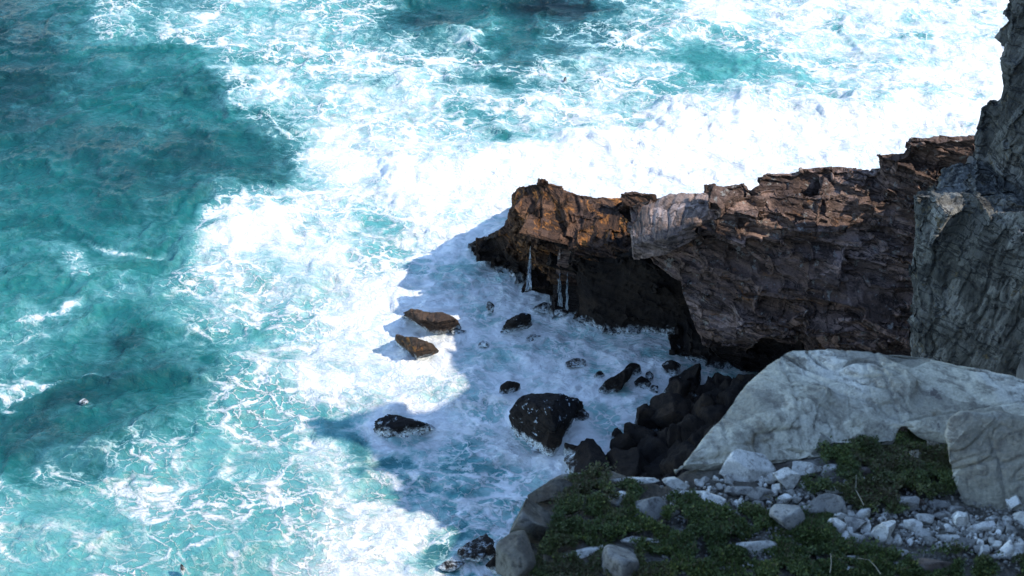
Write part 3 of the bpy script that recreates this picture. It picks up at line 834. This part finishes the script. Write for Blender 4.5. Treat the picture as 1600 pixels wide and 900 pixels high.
# ------------------------------------------------------------------ foreground ledge
def in_poly(u, v, poly):
    c = np.zeros(len(u), bool)
    j = len(poly) - 1
    for i in range(len(poly)):
        xi, yi = poly[i]; xj, yj = poly[j]
        t = ((yi > v) != (yj > v)) & (u < (xj - xi) * (v - yi) / (yj - yi + 1e-9) + xi)
        c ^= t
        j = i
    return c
def ledge():
    def g(u, v, up=0, dy=0):
        p = G(u, v, up); return (p[0], p[1] + dy, p[2])
    hulls = []
    top = [g(778,935,-.25), g(792,880,-.1), g(812,815,-.06), g(838,772,-.05), g(872,745,-.04), g(955,742,-.06), g(1045,762,-.08), g(1060,900,0), g(1060,1000,0), g(800,1000,-.1)]
    hulls.append(top + [(x + .02, y, 26.5) for x, y, z in top])
    top = [g(1030,765,-.08), g(1080,735,-.06), g(1250,720,-.02), g(1700,700,-.02), g(1750,1000,0), g(1030,1000,0)]
    hulls.append(top + [(x, y, 26.5) for x, y, z in top])
    me = remesh(hulls, .022)
    relax(me, 4)
    p = get_co(me); n = get_no(me)
    d = .10 * fbm(p * 1.3, 5, 301) + .02 * fbm(p * 9, 3, 302)
    p = p + n * d[:, None]
    set_co(me, p)
    o = link_mesh('ledge', me, M_ledge)
    tag(o, 'rocky ledge at the bottom right carrying stones and low green plants', 'ledge', kind='structure')
    # the rock below it down to the water and the hillside the viewer stands on
    lower = [(.2, 4, 27), (.3, 8.5, 27), (.8, 9.3, 27), (9, 9.5, 27), (10, 2, 27), (1.2, 4, -1), (1.2, 8.7, -1), (11, 9.3, -1), (11, 2, -1)]
    hill = [(-6, -14, -1), (14, -14, -1), (14, 5.6, -1), (1, 4.6, -1), (-4, 0, -1), (-3, -.6, 38.2), (3, .4, 38.2), (12, .4, 38.6), (12, 6.3, 30.5), (1.5, 5.4, 29), (-6, -12, 40), (14, -12, 44)]
    me = remesh([lower, hill], .25)
    p = get_co(me); n = get_no(me)
    set_co(me, p + n * (.25 * fbm(p * .5, 4, 311) - .25)[:, None])
    o = link_mesh('hillside', me, M_ledge)
    tag(o, 'rocky hillside below the ledge and behind the viewer', 'hillside', kind='structure')

def big_boulders():
    def g(u, v, up, dy=0):
        p = G(u, v, up); return (p[0], p[1] + (0 if v < 630 else dy * .25), p[2])
    slab = [
        [g(1046,742,.0), g(1062,728,.10), g(1105,672,.22), g(1160,602,.36), g(1180,590,.40), g(1240,720,.05), g(1150,745,-.1), g(1300,720,0), g(1300,600,.45), g(1150,700,-.2,.8), g(1300,640,-.2,1.2)],
        [g(1160,602,.36), g(1215,552,.46), g(1240,541,.50), g(1290,537,.52), g(1375,543,.52), g(1440,590,.48), g(1400,700,.10), g(1240,705,.10), g(1240,600,-.2,1.3), g(1440,620,-.2,1.3)],
        [g(1360,545,.50), g(1430,548,.50), g(1500,562,.48), g(1600,586,.46), g(1700,610,.42), g(1700,720,.1), g(1440,690,.10), g(1390,660,.26), g(1440,640,-.2,1.2), g(1700,660,-.2,1.2)],
    ]
    blk = [[g(1474,680,.52), g(1484,652,.66), g(1500,643,.70), g(1560,640,.70), g(1720,668,.66), g(1720,800,.05), g(1560,800,.0), g(1508,790,.0), g(1484,745,.2), g(1505,690,-.1), g(1720,700,-.1)]]
    for name, hulls, seed, lab in (('slab_boulder', slab, 320, 'huge pale grey-green slab boulder sloping behind the white stones'),
                                   ('square_boulder', blk, 340, 'squared grey boulder with white-stained left edge, right of the plants')):
        me = remesh(hulls, .016)
        relax(me, 9)
        p = get_co(me); n = get_no(me)
        B = frame((-.25, -.45, .85), (1, .1, .25))
        c = (p + .13 * np.stack([fbm(p * .8, 3, seed), fbm(p * .8 + 9, 3, seed + 1), fbm(p * .8 + 19, 3, seed + 2)], 1)) @ B
        vb, eb = blocks(c, (1.5, 1.1, .42), seed + 30, .035)
        vc, ec = blocks(c + 2, (.55, .4, .16), seed + 31, .02)
        cr = np.abs(fbm(c * np.array([.22, .5, 1.9]), 3, seed + 5))
        cr2 = np.abs(fbm(c * np.array([.5, 1.2, 5.5]) + 5, 3, seed + 6))
        st = fbm(c * np.array([.5, .5, 3.2]), 3, seed + 7)
        d = .05 * fbm(p * 1.3, 5, seed + 8) + .03 * st + .045 * (vb - .5) - .02 * eb + (.018 * (vc - .5) - .008 * ec) * sstep(-.1, .3, fbm(p * 1.2, 2, seed + 33)) - .05 * np.clip(1 - cr / .02, 0, 1) * sstep(-.2, .2, fbm(p * .9 + 8, 2, seed + 10)) - .02 * np.clip(1 - cr2 / .03, 0, 1) * (fbm(p * 1.1 + 3, 2, seed + 9) > 0) + .010 * fbm(p * 11, 4, seed + 11, .6) - .03
        set_co(me, p + n * d[:, None])
        o = link_mesh(name, me, M_slab)
        tag(o, lab, 'boulder')

STONES = [  # u, v, w, h, kind, label
 (1168,728,86,60,'w','largest white angular stone, wedged against the foot of the huge slab'),
 (1056,757,40,30,'w','off-white faceted stone at the left end of the row under the slab'),
 (1080,772,44,24,'w','flat pale stone between two whiter blocks at the left of the row'),
 (1108,784,50,38,'w','white block with a square front edge above the green plants'),
 (1155,768,46,20,'g','flat grey stone directly under the largest white stone'),
 (1188,772,42,32,'g','grey sharp-topped stone right of the flat grey one'),
 (1227,748,42,48,'w','white pointed stone shaped like a tent beside the largest white stone'),
 (1262,735,50,38,'w','pale cracked stone behind the pointed white one'),
 (1298,733,24,20,'w','small white cube-like stone at the shaded foot of the slab'),
 (1310,766,40,24,'w','bright white stone resting on a broad grey rock'),
 (1226,778,24,16,'w','small rounded white stone below the pointed one'),
 (1162,794,19,10,'w','tiny bright white pebble at the edge of the plants'),
 (1181,791,26,18,'g','small grey stone beside the tiny bright pebble'),
 (1230,813,54,52,'g','large grey pyramid-shaped stone standing among the plants'),
 (1182,856,70,34,'w','broad white cracked stone lying alone in the green plants'),
 (1208,797,28,14,'g','low grey stone left of the pyramid-shaped one'),
 (1290,792,66,44,'g','broad grey rock carrying the bright white stone'),
 (1316,804,42,24,'w','pale ridged stone at the foot of the broad grey rock'),
 (1309,824,34,36,'w','upright pale stone between the pyramid stone and the tall white one'),
 (1338,820,34,28,'g','grey-white stone left of the tall white one'),
 (1340,842,22,20,'w','rounded white stone below the grey-white one'),
 (1380,829,38,46,'w','tall white stone with a shoulder on its right'),
 (1356,836,16,14,'w','small white stone touching the tall white one'),
 (1415,784,40,32,'g','dark grey rounded boulder left of the white rubble heap'),
 (1441,785,22,16,'b','small brown stone right of the dark grey boulder'),
 (1351,737,30,18,'b','brownish stone lying in the plants under the slab'),
 (1387,771,26,9,'g','thin flat grey stone half covered by plants'),
 (1468,790,34,18,'g','grey oval stone at the top of the rubble heap'),
 (1494,796,26,17,'g','grey stone next to the squared boulder base'),
 (1470,805,34,17,'g','mottled grey stone below the oval one'),
 (1427,824,28,28,'w','white wedge stone at the left border of the rubble heap'),
 (1447,813,30,22,'w','white blocky stone above the white wedge'),
 (1478,812,18,11,'w','small white stone in the middle top of the heap'),
 (1503,813,26,36,'w','tilted bright white brick-shaped stone'),
 (1535,821,38,24,'w','white stone with two peaks in the middle of the heap'),
 (1551,811,22,17,'w','white cube stone right of the two-peaked one'),
 (1583,787,28,36,'w','upright white stone at the right edge under the squared boulder'),
 (1598,812,34,38,'w','large white stone cut by the right edge of the picture'),
 (1480,841,38,15,'w','long bright white flat stone at the front of the heap'),
 (1503,851,44,24,'g','smooth blue-grey stone in front of the long white one'),
 (1571,858,30,32,'w','big pale stone low in the heap near the right edge'),
 (1387,864,17,15,'w','round white stone alone in front of the heap'),
 (1410,865,26,16,'w','white stone with greenish top beside the round one'),
 (1330,875,38,18,'g','purplish grey stone low among the plants'),
 (1318,889,36,12,'w','long white stone at the bottom edge under the purplish one'),
 (1455,886,92,36,'b','brown flat-topped block with pale lichen at the bottom edge'),
 (1565,869,44,9,'w','thin pale slab lying at the foot of the heap'),
 (1014,800,54,50,'g','rounded purplish grey boulder at the left of the stone row'),
 (968,779,36,28,'w','white stone on the green mound near the rim'),
 (989,787,12,11,'w','small round white pebble beside the stone on the mound'),
 (902,869,86,24,'w','long flat pale stone lying slantwise in the plants at lower left'),
 (968,880,66,74,'g','grey rounded rock poking out of the plants at the bottom edge'),
 (1000,848,60,26,'g','low pale rock hump behind the rounded grey one'),
 (862,764,74,44,'r','pale rim rock at the top left corner of the ledge'),
 (832,812,74,80,'r','pale rounded rock on the left rim of the ledge'),
 (806,872,60,90,'r','big grey rounded rock at the lower left corner of the ledge'),
 (900,745,56,12,'g','thin pale rock along the far rim of the ledge'),
 (985,752,90,14,'w','long smooth pale rock strip along the far rim of the ledge'),
 (1071,894,13,13,'w','tiny white cube stone at the bottom edge in the plants'),
 (1191,897,14,14,'g','tiny grey stone at the bottom edge in the plants'),
 (943,815,12,7,'w','tiny pale pebble on the mound above the long flat stone'),
]
def ground_stones():
    mats = {'r': M_ledge, 'w': M_white, 'g': M_grey, 'b': M_brown}
    for i, (u, v, w_, h_, k, lab) in enumerate(STONES):
        c = G(u, v, 0)
        ppm = FPX / (c[1] * cP + (H - c[2]) * sP)
        sx, sy, sz = w_ / ppm, h_ / ppm * .85, h_ / ppm * .78
        c = G(u, v, sz * .30)
        nm = 'stone' if w_ < 60 else 'large_stone'
        rz = 0
        if 'slantwise' in lab: rz = .45
        sz *= 1.05; sy *= 1.05
        stone(nm, c, (sx * 1.04, sy, sz), 500 + i * 7, mats[k], lab, 'stone', rot=(0, 0, rz), sub=4 if w_ > 24 else 3,
              cuts=13 if k == 'w' else 10, cut=(.34, .72) if k == 'w' else (.38, .78), rough=.035)
    # rubble heap: one of each shape, then copies
    protos = []
    for i in range(9):
        protos.append((stone_mesh((1, .85, .72), 900 + i, sub=3, cuts=9, cut=(.36, .75), rough=.03), M_white if i % 4 else M_grey))
        protos[-1][0].materials.append(protos[-1][1])
    r = random.Random(8)
    SZ = [8, 9, 10, 12, 14, 16, 20, 24]
    poly = [(1395,845),(1420,812),(1450,800),(1500,800),(1560,815),(1612,790),(1612,868),(1560,872),(1500,862),(1440,850)]
    placed = [(s[0], s[1], max(s[2], s[3]) * .36) for s in STONES]
    poly2 = [(1040,758),(1130,745),(1330,725),(1430,790),(1330,850),(1260,800),(1130,802),(1045,802)]
    n = 0; tries = 0
    while n < 285 and tries < 9000:
        tries += 1
        second = tries % 3 == 0
        u, v = (r.uniform(1035, 1430), r.uniform(722, 852)) if second else (r.uniform(1300, 1612), r.uniform(790, 892))
        inside = in_poly(np.array([u]), np.array([v]), poly2 if second else poly)[0]
        if not inside and r.random() > .012: continue
        s = r.choice(SZ) if tries < 1500 else r.choice([6, 7, 8, 9])
        if any((a - u) ** 2 + ((b - v) * 1.3) ** 2 < (c + s * .28) ** 2 for a, b, c in placed): continue
        placed.append((u, v, s * .33))
        c = G(u, v, 0)
        ppm = FPX / (c[1] * cP + (H - c[2]) * sP)
        k = s / ppm
        c = G(u, v, k * .2)
        me, mat = protos[r.randrange(9)]
        o = bpy.data.objects.new('pebble', me)
        col.objects.link(o)
        me.polygons.foreach_set('use_smooth', [True] * len(me.polygons))
        o.location = c; o.scale = (k * 1.2, k * 1.05, k * 1.25)
        o.rotation_euler = (r.uniform(-.4, .4), r.uniform(-.4, .4), r.uniform(0, 6.28))
        tag(o, 'small pale angular stone in the loose rubble in front of the slab boulders', 'stone', 'small stones of the white rubble')
        n += 1

# ------------------------------------------------------------------ low plants
def leaf_material(name='ground_plant_leaf', cols=((.035, .052, .014), (.075, .100, .024), (.17, .18, .04))):
    m = NT(name)
    at = m.attr('tint')
    c = m.mix(m.ss(at, 0, .7), cols[0], cols[1])
    c = m.mix(m.ss(at, .82, 1), c, cols[2])
    c = m.mix(m.attr('dry'), c, (.09, .065, .035))
    m.l(c, m.p.inputs['Base Color'])
    m.p.inputs['Roughness'].default_value = .6
    m.p.inputs['Specular IOR Level'].default_value = .3
    return m.m
VEG = [  # polygons of the photograph where plants grow on the ledge, leaf count
    [(893,752),(930,744),(1000,768),(990,800),(1010,830),(945,850),(925,905),(828,905),(850,868),(872,825),(875,790)],
    [(1000,830),(1050,800),(1090,792),(1130,796),(1200,800),(1290,830),(1310,905),(950,905),(975,860)],
    [(1040,790),(1060,776),(1100,790),(1090,800),(1050,805)],
    [(1255,805),(1300,812),(1310,845),(1250,840)],
    [(1310,690),(1400,690),(1420,668),(1440,690),(1478,710),(1490,770),(1450,780),(1400,775),(1330,770),(1310,740)],
    [(1300,850),(1380,876),(1420,880),(1500,872),(1620,884),(1620,910),(1290,910)],
       [(1250,762),(1350,772),(1420,800),(1380,803),(1300,788)],
    [(1280,715),(1420,700),(1420,730),(1290,730)],
]
def plants():
    pts = []
    U = rng.uniform(800, 1630, 700000); Vv = rng.uniform(650, 912, 700000)
    keep = np.zeros(len(U), bool)
    jit = rng.normal(size=(2, len(U))) * 5
    for i, pl in enumerate(VEG):
        keep |= in_poly(U + jit[0], Vv + jit[1], pl)
    nn = fbm(np.stack([U / 26, Vv / 20, U * 0], 1), 4, 601)
    keep &= (nn > -.12)
    # bare edges of stones stay clear
    for (u, v, w_, h_, k, lab) in STONES:
        e = ((U - u) / (w_ * .42)) ** 2 + ((Vv - v) / (h_ * .40)) ** 2
        if w_ > 22: keep &= e > 1
    U, Vv, nn = U[keep], Vv[keep], nn[keep]
    U, Vv, nn = U[:150000], Vv[:150000], nn[:150000]
    n = len(U)
    z = np.full(n, 30.0)
    A = PITCH + np.arctan((Vv - 450) / FPX)
    for _ in range(6):
        y = (H - z) / np.tan(A); z = 30 + .12 * (10 - y)
    d = y * cP + (H - z) * sP
    x = (U - 800) / FPX * d
    B = np.stack([x, y, z], 1)
    mound = .10 + .10 * fbm(B * 2.2, 3, 611) + .07 * fbm(B * 7, 2, 612)
    B[:, 2] += np.clip(mound, .01, .3) * rng.uniform(.25, 1, n) ** .5
    B[:, :2] += rng.normal(size=(n, 2)) * .012
    # leaves: folded rhombs
    th = rng.uniform(0, 2 * np.pi, n); el = rng.uniform(-.1, 1.3, n)
    L = rng.uniform(.018, .04, n)[:, None]; Wd = L * rng.uniform(.22, .4, n)[:, None]
    blade = rng.uniform(0, 1, n) < .035
    L[blade] *= 2.6; Wd[blade] *= .22
    ax = np.stack([np.cos(th) * np.cos(el), np.sin(th) * np.cos(el), np.sin(el)], 1)
    sd_ = np.stack([-np.sin(th), np.cos(th), np.zeros(n)], 1)
    up = np.cross(ax, sd_)
    V = np.stack([B, B + ax * L * .55 + sd_ * Wd + up * Wd * .4, B + ax * L, B + ax * L * .55 - sd_ * Wd + up * Wd * .4], 1).reshape(-1, 3)
    F = np.arange(4 * n).reshape(n, 4)
    me = from_pydata_np('ground_plants', V, F)
    tint = np.clip(.5 + .5 * fbm(B * 3.0, 3, 621) + rng.normal(size=n) * .25, 0, 1)
    at = me.attributes.new('tint', 'FLOAT', 'POINT')
    at.data.foreach_set('value', np.repeat(tint, 4).astype(np.float32))
    dry = np.clip(sstep(.05, .5, fbm(B * 1.7 + 5, 3, 631)) * .7 + np.exp(-((U - 1370) / 70) ** 2 - ((Vv - 785) / 22) ** 2) * .9, 0, 1) * (rng.uniform(0, 1, n) > .25)
    dry[blade] = 1
    at = me.attributes.new('dry', 'FLOAT', 'POINT')
    at.data.foreach_set('value', np.repeat(dry, 4).astype(np.float32))
    o = link_mesh('ground_plants', me, leaf_material(), smooth=False)
    tag(o, 'low dark green leafy ground cover between the pale stones', 'plants', kind='stuff')
def stems():
    m = NT('dry_stem'); m.p.inputs['Base Color'].default_value = (.25, .22, .16, 1); m.p.inputs['Roughness'].default_value = .8
    for i, (pl, lab) in enumerate([
            ([(1338,742),(1337,765),(1345,780),(1350,790)], 'thin dry stem drooping over plants below the slab'),
            ([(1340,872),(1358,875),(1368,885),(1376,897)], 'pale bent dry twig at the bottom beside the purplish stone'),
            ([(1298,865),(1299,880),(1297,895)], 'short upright dry stem at the bottom edge among plants')]):
        cu = bpy.data.curves.new('c', 'CURVE'); cu.dimensions = '3D'; cu.bevel_depth = .004; cu.bevel_resolution = 2
        sp = cu.splines.new('POLY'); sp.points.add(len(pl) - 1)
        for k, (u, v) in enumerate(pl):
            sp.points[k].co = (*G(u, v, .16), 1)
        t = bpy.data.objects.new('t', cu); col.objects.link(t)
        me = bpy.data.meshes.new_from_object(t.evaluated_get(bpy.context.evaluated_depsgraph_get()))
        bpy.data.objects.remove(t)
        tag(link_mesh('dry_stem', me, m.m), lab, 'stem')

def gravel():
    v, f = ico(1)
    n = 2600
    u = rng.uniform(1030, 1620, n); vv = rng.uniform(765, 895, n)
    c = np.array([G(a, b) for a, b in zip(u, vv)])
    s_ = rng.uniform(.006, .017, n)[:, None, None] * rng.uniform(.6, 1.3, (n, 1, 3))
    pv = v[None] * (1 + rng.uniform(-.25, .25, (n, len(v), 1))) * s_ + c[:, None, :]
    V = pv.reshape(-1, 3)
    V[:, 2] += .03 + .06 * fbm(V * 1.3, 3, 301)
    F = (f[None] + (np.arange(n) * len(v))[:, None, None]).reshape(-1, 3)
    tag(link_mesh('gravel', from_pydata_np('gravel', V, F), M_grey, smooth=False), 'scattered gravel chips on the brown soil between the stones', 'gravel', kind='stuff')

# ------------------------------------------------------------------ rocks standing in the sea
WATER_ROCKS = [  # u, v (centre), w, h, height in m, material, label, rot z, extra
 (676,503,98,42,1.1,'s','long flat-topped brown rock in the foam, farther of the two at the shadow edge',-.22,dict(top=(0,-.1,1,.42), cuts=9)),
 (655,547,76,48,1.2,'s','pointed brown rock with a rust-orange sunlit patch at the shadow edge',-.35,dict(top=(.5,-.3,.7,.45), cuts=9)),
 (806,507,54,36,1.0,'w','dark angular rock in shaded foam between the lit rocks and the headland',.5,dict(cuts=9)),
 (766,481,13,15,.5,'w','tiny dark rock sliver above the angular rock',0,{}),
 (845,480,28,9,.35,'w','thin low rock nearest the trickling water at the wall',-.2,{}),
 (872,489,30,12,.35,'w','low brown rock strip touching foot of the wall',-.3,{}),
 (797,607,36,20,.6,'w','small dark wedge rock above the biggest dark boulder',.45,{}),
 (632,664,92,34,.55,'w','low awash dark rock streaked with foam in teal water',.05,dict(rough=.12, freq=3)),
 (850,658,112,92,2.0,'w','biggest round black boulder in the middle of the shaded foam',0,dict(cuts=8, cut=(.7,.92), rough=.09)),
 (862,692,40,40,1.1,'w','black rounded boulder leaning on the front of the biggest one',0,{}),
 (966,600,62,40,.9,'w','long black rock curving out toward the cave',.55,{}),
 (988,580,34,12,.6,'w','thin black rock arm reaching towards the cave',.2,{}),
 (1004,600,26,14,.5,'w','small black rock right of the curving one',0,{}),
 (1014,590,14,7,.35,'w','tiny black rock closest to the cave',0,{}),
 (899,567,32,18,.3,'w','awash grey rock under white foam near cave mouth',.2,dict(rough=.12)),
 (936,586,18,9,.3,'w','small awash rock left of the curving rock',.2,{}),
 (716,519,26,14,.25,'w','awash rock just right of the long flat-topped one',.4,dict(rough=.12)),
 (757,540,18,14,.25,'w','small awash rock below the angular one',.6,dict(rough=.12)),
 (833,527,26,12,.2,'w','awash dark rock right of the angular one',.5,dict(rough=.12)),
 (895,702,30,20,.5,'w','grey rounded rock under foam between big boulder and shore',0,{}),
 (905,650,26,24,.3,'w','rock ridge awash behind biggest boulder',.8,dict(rough=.12)),
 (745,862,60,34,.35,'w','awash rock covered by lacy foam left of the ledge',.6,dict(rough=.14, freq=3)),
 (766,864,18,12,.5,'w','small dark rock tip showing through lacy foam near the ledge',0,{}),
 (706,884,40,20,.25,'w','awash rock at the bottom edge left of the ledge',.4,dict(rough=.14)),
 (782,882,48,34,.8,'w','dark brown rock touching the lower left of the ledge',.5,{}),
 (285,890,8,10,.3,'w','tiny dark rock tip in the lace foam at the bottom left',0,{}),
 (131,628,15,8,.15,'w','tiny rock tip in the dark patch of water at the left',0,{}),
 (883,127,5,6,.35,'w','tiny black rock tip in the far white foam',0,{}),
]
SHORE = [(1076,592,46,24,.8),(1045,652,66,50,1.5),(1012,657,46,40,1.1),(1062,615,56,30,1.0),(1000,688,60,36,1.1),(972,702,40,34,1.1),(965,686,20,18,.7),
         (985,738,70,30,1.2),(925,726,84,26,1.0),(1018,640,16,8,.4),(1000,676,12,6,.3),(1022,607,14,8,.3),(1050,575,30,12,.5),(1055,598,22,12,.5),(1012,699,20,8,.4),(1098,668,60,40,2.0),(1060,705,44,30,1.8)]
HULL_ROCKS = {
 0: [(630,489,.9),(642,484,1.15),(690,488,1.15),(712,498,.95),(684,503,1.1),(655,500,1.0),(629,497,-.3),(662,516,-.3),(684,528,-.3),(720,522,-.3),(722,511,.2),(650,494,-.3),(705,498,-.3)],
 1: [(619,524,.8),(640,526,1.15),(668,531,1.25),(674,546,.75),(690,551,.15),(652,572,-.3),(625,545,-.2),(690,557,-.3),(618,530,.0),(650,548,1.0),(640,540,-.3),(680,545,-.3)],
 2: [(782,517,.1),(791,500,.8),(812,490,1.2),(828,492,1.0),(831,508,.2),(812,519,-.2),(790,527,-.3),(780,522,-.3),(805,500,1.1),(826,500,-.3)],
 8: [(812,622,1.9),(830,613,2.0),(880,614,1.7),(912,626,.8),(798,640,1.4),(860,640,2.1),(868,668,1.5),(797,660,-.3),(805,685,-.3),(835,705,-.3),(868,706,-.3),(880,680,-.3),(912,640,-.3)],
 10:[(935,612,.1),(950,592,.8),(975,579,1.0),(990,576,.7),(978,588,.9),(972,605,.5),(962,622,-.2),(940,619,-.3),(935,615,-.3),(985,585,-.3)],
}
def rocks_in_sea(build=True):
    r = random.Random(3)
    for i, (u, v, w_, h_, hz, k, lab, rz, kw) in enumerate(WATER_ROCKS):
        c = P(u, v, hz * .35)
        ppm = FPX / (c[1] * cP + (H - c[2]) * sP)
        sx = w_ / ppm
        sz = hz * 1.5
        sy = max(.25, (h_ / ppm - hz * .75 * cP) / sP)
        if not build:
            SEA_ROCKS.append((c[0], c[1], max(sx, sy) / 2)); continue
        mt = M_searock if k == 's' else M_awash if ('awash' in lab or 'foam between' in lab or 'round black' in lab) else M_wet_shade
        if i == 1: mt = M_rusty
        if i in HULL_ROCKS:
            me = remesh([[P(*t) for t in HULL_ROCKS[i]]], .03)
            relax(me, 3)
            p = get_co(me); n = get_no(me)
            v1, e1 = blocks((p + .2 * fbm(p, 2, i)[:, None]) @ B_TIP, (.9, .7, .35), i, .04)
            p = p + n * (.13 * fbm(p * 1.4, 4, 900 + i) + .07 * (v1 - .5) - .03 * e1 + .025 * fbm(p * 7, 3, 950 + i))[:, None]
            org = np.array([p[:, 0].mean(), p[:, 1].mean(), 0])
            set_co(me, p - org)
            o = link_mesh('sea_rock', me, mt)
            o.location = org
            tag(o, lab, 'rock')
            continue
        kw = dict(dict(cuts=10, cut=(.4, .8), rough=.08, sub=5 if w_ > 40 else 4), **kw)
        stone('sea_rock', c, (sx, sy, sz), 700 + i * 3, mt, lab, 'rock', rot=(0, 0, rz), **kw)
    for i, (u, v, w_, h_, hz) in enumerate(SHORE):
        c = P(u, v, hz * .4)
        ppm = FPX / (c[1] * cP + (H - c[2]) * sP)
        if not build:
            SEA_ROCKS.append((c[0], c[1], w_ / ppm / 2)); continue
        stone('shore_boulder', c, (w_ / ppm * 1.05, w_ / ppm * .95, hz * 1.35), 800 + i * 3, M_wet_shade,
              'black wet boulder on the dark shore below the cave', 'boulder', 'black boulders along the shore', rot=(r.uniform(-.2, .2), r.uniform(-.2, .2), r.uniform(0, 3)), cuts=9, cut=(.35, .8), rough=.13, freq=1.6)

def waterfalls():
    from mathutils.bvhtree import BVHTree
    dg = bpy.context.evaluated_depsgraph_get()
    trees = [BVHTree.FromObject(bpy.data.objects[n], dg) for n in ('headland_tip', 'sea_cave', 'headland')]
    def hit(u, v):
        d = Vector(P(u, v, 0)) - Vector((0, 0, H)); d.normalize()
        best = None
        for t in trees:
            r_ = t.ray_cast(Vector((0, 0, H)), d)
            if r_[0] is not None and (best is None or r_[3] < best[1]): best = (r_[0], r_[3])
        if best is None: return None
        return best[0] - d * .05
    m = NT('falling_water')
    g = m.coord('World', (6, 6, 1.2))
    m.l(m.mix(m.noise(g, 1.5, 5), (.16, .20, .22), (.52, .58, .62)), m.p.inputs['Base Color'])
    m.p.inputs['Roughness'].default_value = .4
    r = random.Random(5)
    for (u0, v0, u1, v1, n, w0, w1, lab) in [
            (829, 382, 826, 458, 6, 2, 11, 'thin white waterfall left of the tip of the headland widening at its foot'),
            (873, 425, 876, 480, 4, 3, 7, 'short pale trickle of water on the black wall, left of two'),
            (886, 420, 886, 485, 3, 2, 3, 'short pale trickle of water on the black wall, right of two'),
            ]:
        root = None
        cu = bpy.data.curves.new('w', 'CURVE'); cu.dimensions = '3D'; cu.bevel_depth = .012; cu.bevel_resolution = 1
        n = n * 2
        for k in range(n):
            off = (k / max(1, n - 1) - .5)
            pts = []
            wob = r.uniform(0, 9)
            vv = v0 + r.uniform(0, .35) * (v1 - v0)
            while vv <= v1:
                t = (vv - v0) / (v1 - v0)
                q = hit(u0 + (u1 - u0) * t + off * (w0 + (w1 - w0) * t * t) + math.sin(wob + vv * .3) * .7, vv)
                if q is not None: pts.append((q, .45 + .7 * t * t + r.uniform(-.35, .35)))
                vv += 3
            if len(pts) < 2: continue
            sp = cu.splines.new('POLY'); sp.points.add(len(pts) - 1)
            for i, (q, rad) in enumerate(pts):
                sp.points[i].co = (*q, 1); sp.points[i].radius = rad
        t = bpy.data.objects.new('t', cu); col.objects.link(t)
        me = bpy.data.meshes.new_from_object(t.evaluated_get(bpy.context.evaluated_depsgraph_get()))
        bpy.data.objects.remove(t)
        tag(link_mesh('waterfall', me, m.m), lab, 'waterfall')

def shore():
    top = [P(960,770,.8), P(950,735,.3), P(1000,705,.5), P(1040,650,.7), P(1080,600,.7), P(1110,580,1.0), P(1200,580,2.0), P(1560,600,3.0), P(1560,760,3.5), P(1100,760,2.5)]
    me = remesh([top + [(x, y, -2) for x, y, z in top]], .08)
    p = get_co(me); n = get_no(me)
    v1, e1 = blocks((p + .5 * np.stack([fbm(p * .6, 3, 363), fbm(p * .6, 3, 364), fbm(p * .6, 3, 365)], 1)) @ B_CL, (1.3, 1.1, .9), 366, .2)
    set_co(me, p + n * (.40 * fbm(p * .8, 5, 360, .6) + .7 * (v1 - .5) - .3 * e1 + .1 * fbm(p * 4, 3, 361))[:, None])
    o = link_mesh('shore', me, M_wet_shade)
    tag(o, 'black wet rocky shore at the foot of the cliffs', 'shore', kind='structure')

rocks_in_sea(False)
build_sea()
headland()
top_slab()
right_cliff()
shade_cliff()
shore()
waterfalls()
ledge()
big_boulders()
rocks_in_sea(True)
ground_stones()
gravel()
plants()
stems()
